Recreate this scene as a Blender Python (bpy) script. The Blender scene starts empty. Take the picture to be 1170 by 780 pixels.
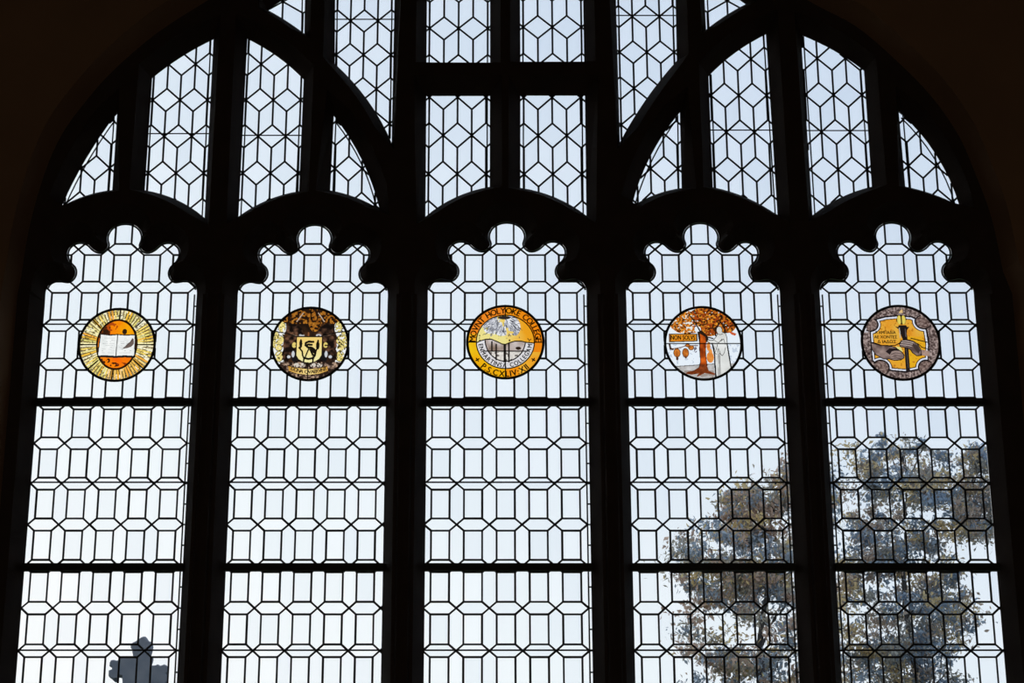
import bpy, bmesh, math, random
import numpy as np
from mathutils import Vector, Matrix
from mathutils.geometry import tessellate_polygon, delaunay_2d_cdt
random.seed(7)
C = bpy.context.scene.collection
S = bpy.context.scene
# ---------------------------------------------------------------- camera
F = 2200.0
TH = math.atan(2200.0 / 6610.0)
CU, CV = 560.0, 390.0
CAM = Vector((0, -7.6, 1.6))
cd = bpy.data.cameras.new('camera'); cam = bpy.data.objects.new('camera', cd); C.objects.link(cam)
cam.location = CAM
cam.rotation_euler = (math.pi / 2 + TH, 0, 0)
cd.sensor_width = 36; cd.lens = F * 36 / 1170
cd.shift_x = (585 - CU) / 1170
cd.clip_end = 400
S.camera = cam

def at(u, v, Y=0.0):
    """point of the vertical plane y=Y seen at photo pixel (u, v)"""
    a, b = u - CU, CV - v
    d = Vector((a, F * math.cos(TH) - b * math.sin(TH), F * math.sin(TH) + b * math.cos(TH)))
    t = (Y - CAM.y) / d.y
    return CAM + d * t
def at2(u, v, Y=0.0):
    p = at(u, v, Y); return (p.x, p.z)

# ---------------------------------------------------------------- materials
def lin(c):
    return tuple(((x / 255) / 12.92 if x / 255 <= .04045 else ((x / 255 + .055) / 1.055) ** 2.4) for x in c)
def nmat(name):
    m = bpy.data.materials.new(name); m.use_nodes = True
    nt = m.node_tree; nt.nodes.clear()
    return m, nt, nt.nodes.new('ShaderNodeOutputMaterial')
def rough_mat(name, c1, c2, scale=6, rough=.85, bump=.2, metal=0, detail=6):
    m, nt, out = nmat(name)
    p = nt.nodes.new('ShaderNodeBsdfPrincipled')
    tc = nt.nodes.new('ShaderNodeTexCoord'); n = nt.nodes.new('ShaderNodeTexNoise')
    n.inputs['Scale'].default_value = scale; n.inputs['Detail'].default_value = detail
    r = nt.nodes.new('ShaderNodeValToRGB')
    r.color_ramp.elements[0].color = (*c1, 1); r.color_ramp.elements[1].color = (*c2, 1)
    r.color_ramp.elements[0].position = .3; r.color_ramp.elements[1].position = .7
    nt.links.new(tc.outputs['Object'], n.inputs['Vector'])
    nt.links.new(n.outputs[0], r.inputs[0]); nt.links.new(r.outputs[0], p.inputs['Base Color'])
    p.inputs['Roughness'].default_value = rough; p.inputs['Metallic'].default_value = metal
    if bump:
        b = nt.nodes.new('ShaderNodeBump'); b.inputs['Strength'].default_value = bump; b.inputs['Distance'].default_value = .01
        nt.links.new(n.outputs[0], b.inputs['Height']); nt.links.new(b.outputs[0], p.inputs['Normal'])
    nt.links.new(p.outputs[0], out.inputs[0])
    return m
M = {}
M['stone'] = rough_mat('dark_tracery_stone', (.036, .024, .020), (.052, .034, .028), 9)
M['plaster'] = rough_mat('brown_plaster', (.25, .155, .092), (.31, .19, .112), 3, bump=.3)
M['darkwood'] = rough_mat('dark_oak', (.05, .03, .018), (.08, .05, .03), 4)
M['ceil'] = rough_mat('dark_ceiling', (.07, .05, .035), (.09, .065, .045), 4)
M['lead'] = rough_mat('lead', (.014, .015, .017), (.024, .025, .028), 40, .6, .1)
M['iron'] = rough_mat('iron_bar', (.012, .012, .013), (.020, .019, .019), 30, .6, .1)
M['outstone'] = rough_mat('weathered_grey_stone', (.125, .150, .195), (.190, .210, .245), 7, .9, .5)
M['bark'] = rough_mat('bark', (.05, .055, .065), (.09, .085, .085), 12, .9, .4)
M['lawn'] = rough_mat('lawn', (.05, .08, .03), (.08, .11, .04), 2, .95, .3)
M['paint'] = rough_mat('black_glass_paint', (.012, .009, .008), (.02, .014, .012), 40, .7, 0)
M['brownpaint'] = rough_mat('brown_glass_paint', (.06, .025, .012), (.08, .03, .015), 40, .7, 0)
def glass_mat():
    m, nt, out = nmat('clear_quarry_glass')
    g = nt.nodes.new('ShaderNodeBsdfGlass'); g.inputs['IOR'].default_value = 1.5; g.inputs['Roughness'].default_value = 0
    geo = nt.nodes.new('ShaderNodeNewGeometry'); r = nt.nodes.new('ShaderNodeValToRGB')
    e = r.color_ramp.elements
    e[0].position = 0; e[0].color = (.955, .965, .975, 1); e[1].position = 1; e[1].color = (1, 1, 1, 1)
    x = e.new(.5); x.color = (.98, .985, .985, 1)
    nt.links.new(geo.outputs['Random Per Island'], r.inputs[0]); nt.links.new(r.outputs[0], g.inputs['Color'])
    tc = nt.nodes.new('ShaderNodeTexCoord'); n = nt.nodes.new('ShaderNodeTexNoise'); n.inputs['Scale'].default_value = 14
    n.inputs['Detail'].default_value = 2
    b = nt.nodes.new('ShaderNodeBump'); b.inputs['Strength'].default_value = .35; b.inputs['Distance'].default_value = .0012
    nt.links.new(tc.outputs['Object'], n.inputs['Vector']); nt.links.new(n.outputs[0], b.inputs['Height'])
    nt.links.new(b.outputs[0], g.inputs['Normal'])
    nt.links.new(g.outputs[0], out.inputs[0]); return m
M['glass'] = glass_mat()
def stain_mat():
    m, nt, out = nmat('stained_glass')
    a = nt.nodes.new('ShaderNodeAttribute'); a.attribute_name = 'tint'
    t = nt.nodes.new('ShaderNodeBsdfTransparent'); nt.links.new(a.outputs['Color'], t.inputs[0])
    gl = nt.nodes.new('ShaderNodeBsdfGlossy'); gl.inputs['Roughness'].default_value = .15
    mx = nt.nodes.new('ShaderNodeMixShader'); mx.inputs[0].default_value = .02
    nt.links.new(t.outputs[0], mx.inputs[1]); nt.links.new(gl.outputs[0], mx.inputs[2])
    nt.links.new(mx.outputs[0], out.inputs[0]); return m
M['stain'] = stain_mat()
def leaf_mat():
    m, nt, out = nmat('autumn_leaves')
    a = nt.nodes.new('ShaderNodeAttribute'); a.attribute_name = 'tint'
    d = nt.nodes.new('ShaderNodeBsdfDiffuse'); nt.links.new(a.outputs['Color'], d.inputs[0])
    t = nt.nodes.new('ShaderNodeBsdfTranslucent'); nt.links.new(a.outputs['Color'], t.inputs[0])
    mx = nt.nodes.new('ShaderNodeMixShader'); mx.inputs[0].default_value = .5
    nt.links.new(d.outputs[0], mx.inputs[1]); nt.links.new(t.outputs[0], mx.inputs[2])
    nt.links.new(mx.outputs[0], out.inputs[0]); return m
M['leaf'] = leaf_mat()

# ---------------------------------------------------------------- object helpers
def mesh(name, verts, faces, mat, parent=None, smooth=False):
    me = bpy.data.meshes.new(name); me.from_pydata([tuple(v) for v in verts], [], faces); me.update()
    me.materials.append(M[mat] if isinstance(mat, str) else mat)
    if smooth:
        for p in me.polygons: p.use_smooth = True
    o = bpy.data.objects.new(name, me); C.objects.link(o)
    if parent:
        o.parent = parent; o.matrix_parent_inverse = Matrix.Translation(-parent.location)
    return o
def empty(name, loc):
    o = bpy.data.objects.new(name, None); C.objects.link(o); o.location = loc; o.empty_display_size = .1; return o
def tag(o, label=None, cat=None, group=None, kind=None):
    if label: o['label'] = label
    if cat: o['category'] = cat
    if group: o['group'] = group
    if kind: o['kind'] = kind
    return o
class MB:
    def __init__(s): s.v = []; s.f = []
    def add(s, vs, fs):
        n = len(s.v); s.v += [tuple(v) for v in vs]; s.f += [tuple(i + n for i in f) for f in fs]
    def box(s, a, b):
        x0, y0, z0 = a; x1, y1, z1 = b
        s.add([(x0, y0, z0), (x1, y0, z0), (x1, y1, z0), (x0, y1, z0), (x0, y0, z1), (x1, y0, z1), (x1, y1, z1), (x0, y1, z1)],
              [(0, 3, 2, 1), (4, 5, 6, 7), (0, 1, 5, 4), (1, 2, 6, 5), (2, 3, 7, 6), (3, 0, 4, 7)])
    def bar(s, p, q, w, y0=-.004, y1=.004):
        """flat-sided bar from p to q (x, z pairs)"""
        dx, dz = q[0] - p[0], q[1] - p[1]; L = math.hypot(dx, dz)
        if L < 1e-6: return
        e = w * .35 / L
        px, pz = p[0] - dx * e, p[1] - dz * e; qx, qz = q[0] + dx * e, q[1] + dz * e
        nx, nz = -dz / L * w / 2, dx / L * w / 2
        ym = (y0 + y1) / 2
        sec = [(nx, nz, ym), (nx * .55, nz * .55, y0), (-nx * .55, -nz * .55, y0), (-nx, -nz, ym), (-nx * .55, -nz * .55, y1), (nx * .55, nz * .55, y1)]
        vs = [(px + a, y, pz + b) for a, b, y in sec] + [(qx + a, y, qz + b) for a, b, y in sec]
        s.add(vs, [tuple(range(5, -1, -1)), tuple(range(6, 12))] + [(i, (i + 1) % 6, (i + 1) % 6 + 6, i + 6) for i in range(6)])
    def path(s, pts, w, y0=-.004, y1=.004):
        """one bent lead following the open (x, z) points"""
        ns_ = vnormals(pts, False); ym = (y0 + y1) / 2; vs = []
        for (x, z), (nx, nz) in zip(pts, ns_):
            for k, y in ((.5, ym), (.28, y0), (-.28, y0), (-.5, ym), (-.28, y1), (.28, y1)): vs.append((x + nx * w * k, y, z + nz * w * k))
        n = len(pts); s.add(vs, [tuple(range(5, -1, -1)), tuple(range(6 * n - 6, 6 * n))] + [(6 * i + k, 6 * i + (k + 1) % 6, 6 * i + 6 + (k + 1) % 6, 6 * i + 6 + k) for i in range(n - 1) for k in range(6)])
    def rod(s, p, q, r, n=8, r2=None):
        p = Vector(p); q = Vector(q); d = (q - p)
        if d.length < 1e-6: return
        d.normalize(); a = d.orthogonal().normalized(); b = d.cross(a); r2 = r if r2 is None else r2
        vs = []
        for c, rr in ((p, r), (q, r2)):
            for i in range(n):
                t = 2 * math.pi * i / n; vs.append(c + a * rr * math.cos(t) + b * rr * math.sin(t))
        s.add(vs, [tuple(range(n - 1, -1, -1)), tuple(range(n, 2 * n))] + [(i, (i + 1) % n, (i + 1) % n + n, i + n) for i in range(n)])
    def build(s, name, mat, parent=None, smooth=False): return mesh(name, s.v, s.f, mat, parent, smooth)

# ---------------------------------------------------------------- 2-D helpers
def area(p): return .5 * sum(p[i][0] * p[(i + 1) % len(p)][1] - p[(i + 1) % len(p)][0] * p[i][1] for i in range(len(p)))
def ccw(p): return p if area(p) > 0 else p[::-1]
def inside(pt, poly):
    x, y = pt; c = False; j = len(poly) - 1
    for i in range(len(poly)):
        xi, yi = poly[i]; xj, yj = poly[j]
        if (yi > y) != (yj > y) and x < (xj - xi) * (y - yi) / (yj - yi) + xi: c = not c
        j = i
    return c
def cuts(p, q, poly):
    r = (q[0] - p[0], q[1] - p[1]); ts = []
    for i in range(len(poly)):
        a = poly[i]; b = poly[(i + 1) % len(poly)]; s_ = (b[0] - a[0], b[1] - a[1])
        d = r[0] * s_[1] - r[1] * s_[0]
        if abs(d) < 1e-12: continue
        t = ((a[0] - p[0]) * s_[1] - (a[1] - p[1]) * s_[0]) / d
        u = ((a[0] - p[0]) * r[1] - (a[1] - p[1]) * r[0]) / d
        if 0 < t < 1 and 0 <= u <= 1: ts.append(t)
    return ts
def clipseg(p, q, poly, holes=()):
    ts = [0, 1] + cuts(p, q, poly)
    for h in holes: ts += cuts(p, q, h)
    ts.sort(); out = []
    for a, b in zip(ts, ts[1:]):
        if b - a < 1e-5: continue
        m = (a + b) / 2; mp = (p[0] + (q[0] - p[0]) * m, p[1] + (q[1] - p[1]) * m)
        if inside(mp, poly) and not any(inside(mp, h) for h in holes):
            out.append(((p[0] + (q[0] - p[0]) * a, p[1] + (q[1] - p[1]) * a), (p[0] + (q[0] - p[0]) * b, p[1] + (q[1] - p[1]) * b)))
    return out
def clip_convex(sub, clip):
    """Sutherland-Hodgman: any outline cut to a convex ccw cell"""
    out = list(sub)
    for i in range(len(clip)):
        a = clip[i]; b = clip[(i + 1) % len(clip)]; inp = out; out = []
        if not inp: return []
        f = lambda p: (b[0] - a[0]) * (p[1] - a[1]) - (b[1] - a[1]) * (p[0] - a[0])
        for j in range(len(inp)):
            c = inp[j]; pr = inp[j - 1]; fc, fp = f(c), f(pr)
            if (fc >= 0) != (fp >= 0):
                t = fp / (fp - fc); out.append((pr[0] + (c[0] - pr[0]) * t, pr[1] + (c[1] - pr[1]) * t))
            if fc >= 0: out.append(c)
    return out
def smooth(pts, n=6):
    """Catmull-Rom through open points"""
    P = [Vector((p[0], p[1])) for p in pts]; P = [P[0] * 2 - P[1]] + P + [P[-1] * 2 - P[-2]]; out = []
    for i in range(1, len(P) - 2):
        for k in range(n):
            t = k / n; a, b, c, d = P[i - 1:i + 3]
            v = .5 * ((2 * b) + (c - a) * t + (2 * a - 5 * b + 4 * c - d) * t * t + (3 * b - a - 3 * c + d) * t ** 3); out.append((v.x, v.y))
    out.append(tuple(P[-2])); return out
def dedupe(p, eps=1e-4):
    o = []
    for q in p:
        if not o or math.hypot(q[0] - o[-1][0], q[1] - o[-1][1]) > eps: o.append(tuple(q))
    return o

# ================================================================ THE STONE WINDOW
ZS = at(577, 345)[2]            # springing line of the lancets
ZB = 2.15                       # sill
# straight sides of the five lancets (photo x at y=460 and y=780)
SIDE = [((42, 18.5), (219.5, 201)), ((266, 253), (440.5, 435.5)), ((486.8, 485), (671.5, 678)), ((717, 727.5), (896.3, 914)), ((943, 963), (1122.5, 1150))]
LX = [tuple((at(a, 460)[0] + at(b, 780)[0]) / 2 for a, b in s) for s in SIDE]
# head outline: half of a lancet head traced from the middle one, mirrored, in units of the lancet's half width (pixels of a 3x view)
half = [(113, 375), (113, 340), (117, 322), (127, 307), (143, 299), (160, 296), (178, 299), (194, 300), (206, 293), (214, 280), (215, 266), (209, 252),
        (196, 240), (186, 226), (181, 208), (185, 189), (198, 175), (216, 167), (238, 167), (256, 175), (272, 189), (289, 198), (306, 199), (320, 190), (326, 176), (321, 160), (321, 143), (330, 124), (347, 110), (366, 103), (384, 101)]
hp = [at2(450 + x / 3, 220 + y / 3) for x, y in half]
cx3 = at(450 + 384 / 3, 220 + 101 / 3)[0]; hw3 = (LX[2][1] - LX[2][0]) / 2
prof = [((x - cx3), z - ZS) for x, z in hp]
prof = smooth(prof, 3)
pw = -prof[0][0]
def head(i):
    """outline of lancet i's head from its left springing up and over to the right springing"""
    a, b = LX[i]; c = (a + b) / 2; hw = (b - a) / 2
    dz = [-.006, -.010, 0, -.002, 0.0][i]
    L = [(c + x * hw / pw, ZS + z + (dz if z > .03 else 0)) for x, z in prof]
    R = [(2 * c - x, z) for x, z in L[::-1][1:]]
    pts = [(a, ZS)] + [p for p in L if p[1] > ZS + .002] + [p for p in R if p[1] > ZS + .002] + [(b, ZS)]
    return dedupe(pts)
HEADS = [head(i) for i in range(5)]

def px(*pts): return [at2(u, v) for u, v in pts]
def arcpts(a, m, b, n=8):
    """circle arc a-m-b through three photo points, both ends included"""
    (ax, ay), (bx, by), (cx, cy) = [at2(*p) for p in (a, m, b)]
    d = 2 * (ax * (by - cy) + bx * (cy - ay) + cx * (ay - by))
    ux = ((ax ** 2 + ay ** 2) * (by - cy) + (bx ** 2 + by ** 2) * (cy - ay) + (cx ** 2 + cy ** 2) * (ay - by)) / d
    uy = ((ax ** 2 + ay ** 2) * (cx - bx) + (bx ** 2 + by ** 2) * (ax - cx) + (cx ** 2 + cy ** 2) * (bx - ax)) / d
    r = math.hypot(ax - ux, ay - uy)
    t0 = math.atan2(ay - uy, ax - ux); t2 = math.atan2(cy - uy, cx - ux); t1 = math.atan2(by - uy, bx - ux)
    def rel(t): return (t - t0) % (2 * math.pi)
    e = rel(t2)
    if rel(t1) > e: e -= 2 * math.pi
    return [(ux + r * math.cos(t0 + e * k / n), uy + r * math.sin(t0 + e * k / n)) for k in range(n + 1)]
# every tracery light: clockwise in the photo from its top left corner; ('arc', a, m, b) curved side, (u, v) corner
TR = {}
def light(key, *items, star, P, R, a, saddle=None, bd=()):
    pts = []
    for it in items:
        pts += arcpts(*it[1:]) if it[0] == 'arc' else [at2(*it)]
    TR[key] = dict(poly=ccw(dedupe(pts, 1e-3)), star=star, P=P, R=R, a=a, saddle=saddle, bd=bd)
light('t1', ('arc', (70.5, 236), (95.5, 186.5), (134, 129)), ('arc', (128.3, 217.3), (100, 223), (70.5, 236)), star=(125.3, 192), P=32, R=41, a=14, bd=[((130.5, 133), (124.6, 218)), ((75.5, 233), (99, 187), (131, 138))])
light('t2', (174, 89.3), ('arc', (174, 89.3), (210, 63.5), (244, 45)), ('arc', (233.8, 249), (201, 228), (165.5, 217.5)), star=(205.7, 114.3), P=31.2, R=41.2, a=13, saddle=153.5, bd=[((175.5, 88), (167.5, 218)), ((241, 46), (231, 247))])
light('t3', ('arc', (282.7, 44.5), (317, 65), (347, 91)), ('arc', (341.7, 218.5), (306, 228.5), (272.5, 247.5)), star=(312.3, 114.3), P=31.2, R=41.2, a=13, saddle=155.5, bd=[((285, 46), (275.3, 246)), ((344.5, 90), (338.5, 219))])
light('t4', ('arc', (381.5, 132.5), (412, 180), (433.8, 239.3)), ('arc', (433.8, 239.3), (405, 225), (377.3, 217.7)), star=(382.8, 192.7), P=31, R=41, a=14, bd=[((384, 134), (380.5, 218)), ((384, 140), (409.5, 180), (430, 237))])
light('t5', (487.2, 109.7), (559.8, 109.7), ('arc', (559.6, 213.5), (525, 223.5), (486.2, 247.5)), star=(522.4, 198.7), P=32.8, R=44.4, a=14.3, bd=[((490.3, 110), (489.5, 247)), ((556.8, 110), (556.5, 215))])
light('t6', (594.6, 109.3), (668.3, 109.3), ('arc', (670, 246.5), (634, 225.5), (594.5, 214.7)), star=(631.7, 199), P=32.9, R=44.4, a=14.2, bd=[((598, 110), (598, 216)), ((665, 110), (666.3, 245))])
light('t7', ('arc', (721.7, 236.3), (744.5, 176), (776.7, 128.5)), ('arc', (778.8, 215), (747, 223), (721.7, 236.3)), star=(774.4, 192.7), P=31, R=41, a=14, bd=[((774.3, 132), (775.6, 216)), ((725.5, 234), (747.5, 178), (774, 135))])
light('t8', ('arc', (809.5, 87.3), (840, 60.5), (875, 39.3)), ('arc', (888.3, 246), (853, 226), (814.5, 214)), star=(844, 109), P=31.8, R=41.8, a=13.7, saddle=149.5, bd=[((812.5, 86), (817.5, 215)), ((872.5, 41), (885.7, 244))])
light('t9', ('arc', (915, 40), (953, 58), (987, 80.5)), ('arc', (996, 213.3), (960, 226), (928.3, 246)), star=(952.3, 108.5), P=32.4, R=42, a=13.8, saddle=150, bd=[((918, 42), (931, 244)), ((983.3, 79), (992.8, 214))])
light('t10', ('arc', (1026.7, 126.7), (1066, 172), (1096, 235)), ('arc', (1096, 235), (1066, 222), (1034.3, 213.3)), star=(1038, 189.5), P=31.4, R=41, a=14, bd=[((1031.5, 130), (1038.8, 214)), ((1030, 135), (1063, 174), (1091, 233))])
light('t11', ('arc', (305.3, 11.3), (327, -2), (348.7, -14)), (347.8, 38.7), ('arc', (347.8, 38.7), (327, 24), (305.3, 11.3)), star=(323.3, 2), P=46.6, R=40, a=13, bd=[((345.6, -12), (344.7, 37))])
light('t12', ('arc', (383.3, -42), (418, -54), (452, -63)), ('arc', (447.5, 163.3), (420, 114.5), (382.5, 73)), star=(400.7, 24), P=31, R=38.4, a=12.6, saddle=23, bd=[((385.5, -40), (384.8, 75)), ((449, -60), (445.8, 158)), ((385, 80), (417.5, 117), (444.5, 162))])
light('t13', ('arc', (488.5, -72), (524, -77), (560, -80)), (560, 72.5), (487.3, 72.5), star=(524, 32.5), P=33.2, R=43, a=13, bd=[((491, -70), (490.3, 73)), ((557, -78), (557, 73))])
light('t14', ('arc', (593.7, -80), (630, -77), (665, -72)), (667.5, 71.5), (594.6, 71.5), star=(631, 31), P=33.2, R=43, a=13, bd=[((597, -78), (597.5, 72)), ((662.5, -70), (664.5, 72))])
light('t15', ('arc', (702, -63), (737, -54), (771, -42)), ('arc', (773.3, 69.5), (740, 111), (708.3, 162.5)), star=(722.3, 19), P=31, R=40.4, a=12.5, saddle=18.7, bd=[((705, -60), (710.5, 158)), ((768, -42), (770.5, 72)), ((711.5, 161), (742, 114), (771, 75))])
light('t16', ('arc', (803.7, -25), (828, -11), (852, 5)), ('arc', (852, 5), (829, 18), (806.8, 34)), star=(830.7, 1), P=46, R=40, a=13, bd=[((807, -22), (810, 32))])

# the outer arch of the stone frame, left foot -> apex -> right foot (photo points)
ARCH = [(22, 332), (33, 262), (51, 198), (71, 153), (97, 117), (129, 81), (179, 38), (238, 0), (300, -38), (370, -72), (450, -100), (520, -114), (577, -119),
        (640, -114), (715, -98), (792, -68), (862, -35), (931, 5), (978, 30), (1024, 69), (1065, 111), (1096, 156), (1115, 200), (1133, 249), (1146, 310)]
arch = smooth([at2(u, v, -.10) for u, v in ARCH], 4)
# drive the feet straight down below the springing
AL, AR_ = arch[0][0] - .006, arch[-1][0] + .03
arch = [(AL, ZS)] + [p for p in arch if p[1] > ZS + .02] + [(AR_, ZS)]

def vnormals(loop, closed):
    """unit normals pointing to the left of travel, per point"""
    n = len(loop); out = []
    for i in range(n):
        a = loop[(i - 1) % n] if closed or i > 0 else loop[i]; b = loop[(i + 1) % n] if closed or i < n - 1 else loop[i]
        c = loop[i]; n1 = (-(c[1] - a[1]), c[0] - a[0]); n2 = (-(b[1] - c[1]), b[0] - c[0]); l1 = math.hypot(*n1); l2 = math.hypot(*n2)
        if l1 < 1e-9: n1, l1 = n2, l2
        if l2 < 1e-9: n2, l2 = n1, l1
        n1 = (n1[0] / l1, n1[1] / l1); n2 = (n2[0] / l2, n2[1] / l2); m_ = (n1[0] + n2[0], n1[1] + n2[1]); lm = math.hypot(*m_) or 1; m_ = (m_[0] / lm, m_[1] / lm)
        k = 1 / max(.64, m_[0] * n1[0] + m_[1] * n1[1]); out.append((m_[0] * k, m_[1] * k))           # mitred at corners
    return out
segs = []
def addsegs(p, closed):
    for i in range(len(p) - (0 if closed else 1)): segs.append((p[i], p[(i + 1) % len(p)]))
for k, t in TR.items(): addsegs(t['poly'], True)
for h in HEADS: addsegs(h, False)
addsegs(arch, False)
sa = np.array([s[0] for s in segs]); sb = np.array([s[1] for s in segs])
def room(p, n, far=.3):
    """distance from p along n to the next stone edge"""
    r = np.array(n); s_ = sb - sa; w = sa - np.array(p)
    d = r[0] * s_[:, 1] - r[1] * s_[:, 0]; d = np.where(np.abs(d) < 1e-9, 1e-9, d)
    t = (w[:, 0] * s_[:, 1] - w[:, 1] * s_[:, 0]) / d; u = (w[:, 0] * r[1] - w[:, 1] * r[0]) / d
    ok = (t > .003) & (u >= -.01) & (u <= 1.01)
    return float(min(t[ok].min() if ok.any() else far, far))
def offset(loop, sgn, dist, closed):
    ns = vnormals(loop, closed); ds = []
    for p, n in zip(loop, ns):
        v = (n[0] * sgn, n[1] * sgn); ds.append(min(dist, (.42 if dist > .04 else .33) * room(p, v)))
    m = len(ds)
    for _ in range(3):
        ds = [min(ds[i], (ds[(i - 1) % m] + ds[i] + ds[(i + 1) % m]) / 3) if closed or 0 < i < m - 1 else ds[i] for i in range(m)]
    if not closed:
        ds[0] = ds[-1] = dist; ns[0] = (1, 0) if loop[0][0] < loop[-1][0] else (-1, 0); ns[-1] = (-ns[0][0], 0)
        # springings: step straight into the mullion
        return [(loop[0][0] - dist * (1 if loop[0][0] < loop[-1][0] else -1), loop[0][1])] + \
               [(p[0] + n[0] * sgn * d, p[1] + n[1] * sgn * d) for p, n, d in list(zip(loop, ns, ds))[1:-1]] + \
               [(loop[-1][0] + dist * (1 if loop[0][0] < loop[-1][0] else -1), loop[-1][1])]
    return [(p[0] + n[0] * sgn * d, p[1] + n[1] * sgn * d) for p, n, d in zip(loop, ns, ds)]

YF, YK = -.10, .06              # inner and outer faces of the tracery stone
window = empty('window_1', ((LX[0][0] + LX[4][1]) / 2, 0, ZB)); tag(window, kind='structure')
def strip(mb, A, B, closed):
    n = len(A); vs = list(A) + list(B); fs = []
    for i in range(n if closed else n - 1):
        j = (i + 1) % n; fs.append((i, j, j + n, i + n))
    mb.add(vs, fs)
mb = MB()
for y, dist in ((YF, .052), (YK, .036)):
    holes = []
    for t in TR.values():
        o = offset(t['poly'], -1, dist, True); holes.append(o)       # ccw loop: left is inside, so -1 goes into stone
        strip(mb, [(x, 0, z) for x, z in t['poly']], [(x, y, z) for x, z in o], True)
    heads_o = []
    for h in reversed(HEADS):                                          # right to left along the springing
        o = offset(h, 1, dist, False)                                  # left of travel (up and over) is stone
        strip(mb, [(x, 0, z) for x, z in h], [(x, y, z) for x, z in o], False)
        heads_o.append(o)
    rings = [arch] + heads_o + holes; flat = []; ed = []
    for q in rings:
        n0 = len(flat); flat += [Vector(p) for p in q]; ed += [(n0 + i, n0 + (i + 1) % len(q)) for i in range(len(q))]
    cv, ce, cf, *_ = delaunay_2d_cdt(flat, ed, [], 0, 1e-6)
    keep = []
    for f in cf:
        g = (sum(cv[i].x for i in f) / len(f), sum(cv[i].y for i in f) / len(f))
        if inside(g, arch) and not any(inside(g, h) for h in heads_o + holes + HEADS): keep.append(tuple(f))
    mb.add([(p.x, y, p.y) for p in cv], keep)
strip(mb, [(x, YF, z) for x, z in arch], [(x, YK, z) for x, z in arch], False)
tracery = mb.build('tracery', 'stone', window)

def mullion_mb(a, b, left_open=True, right_open=True, z0=ZB, z1=ZS):
    """upright stone between x=a and x=b; chamfered where a light adjoins"""
    c = .042; k = .034
    sec = []
    sec += [(a, 0), (a + c, YF)] if left_open else [(a, YF)]
    if left_open and right_open: sec += [((a + b) / 2 - .03, YF), ((a + b) / 2 - .022, YF - .022), ((a + b) / 2, YF - .032), ((a + b) / 2 + .022, YF - .022), ((a + b) / 2 + .03, YF)]
    sec += [(b - c, YF), (b, 0), (b - k, YK)] if right_open else [(b, YF), (b, YK)]
    sec += [(a + k, YK)] if left_open else [(a, YK)]
    n = len(sec); m = MB()
    m.add([(x, y, z0) for x, y in sec] + [(x, y, z1) for x, y in sec], [tuple(range(n)), tuple(range(2 * n - 1, n - 1, -1))] + [(i, i + n, (i + 1) % n + n, (i + 1) % n) for i in range(n)])
    return m
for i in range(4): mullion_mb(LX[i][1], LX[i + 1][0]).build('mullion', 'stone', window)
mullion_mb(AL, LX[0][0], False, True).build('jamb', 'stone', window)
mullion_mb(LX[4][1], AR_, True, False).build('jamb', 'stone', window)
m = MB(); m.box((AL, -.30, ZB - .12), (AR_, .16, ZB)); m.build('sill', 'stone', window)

# ---------------------------------------------------------------- room shell
XW = 6.5; ZC = 9.0; YB = -13.0; YW = -.22
hole = [(AL, ZB - .12)] + arch + [(AR_, ZB - .12)]
ns = vnormals(hole, False)
holeF = []
for (x, z), n in zip(hole, ns): holeF.append((x + n[0] * .035, z + n[1] * .035))
holeF[0] = (AL - .035, ZB - .12); holeF[-1] = (AR_ + .035, ZB - .12)
def wall_front():
    m = MB()
    out = [(-XW, 0), (XW, 0), (XW, ZC), (-XW, ZC)]
    holeB = [(x + (n[0] * .17), z + (n[1] * .17)) for (x, z), n in zip(hole, ns)]
    holeB[0] = (AL - .17, ZB - .2); holeB[-1] = (AR_ + .17, ZB - .2)
    for y, h in ((YW, holeF), (.3, holeB)):
        v3 = [[Vector((x, z, 0)) for x, z in out], [Vector((x, z, 0)) for x, z in h]]
        m.add([(x, y, z) for x, z in out + h], tessellate_polygon(v3))
    strip(m, [(x, YW, z) for x, z in holeF], [(x, YF, z) for x, z in hole], True)
    strip(m, [(x, YF, z) for x, z in hole], [(x, YK, z) for x, z in hole], True); strip(m, [(x, YK, z) for x, z in hole], [(x, .3, z) for x, z in holeB], True)
    o = m.build('wall_front', 'plaster'); tag(o, kind='structure')
wall_front()
def slab(name, a, b, mat):
    m = MB(); m.box(a, b); tag(m.build(name, mat), kind='structure')
slab('floor', (-XW, YB, -.2), (XW, .3, 0), 'darkwood')
slab('ceiling', (-XW, YB, ZC), (XW, .3, ZC + .2), 'ceil')
slab('wall_left', (-XW - .2, YB, -.2), (-XW, .3, ZC + .2), 'plaster')
slab('wall_right', (XW, YB, -.2), (XW + .2, .3, ZC + .2), 'plaster')
slab('wall_back', (-XW - .2, YB - .2, -.2), (XW + .2, YB, ZC + .2), 'plaster')
slab('ground', (-60, .31, -.3), (60, 90, -.1), 'lawn')

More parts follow.
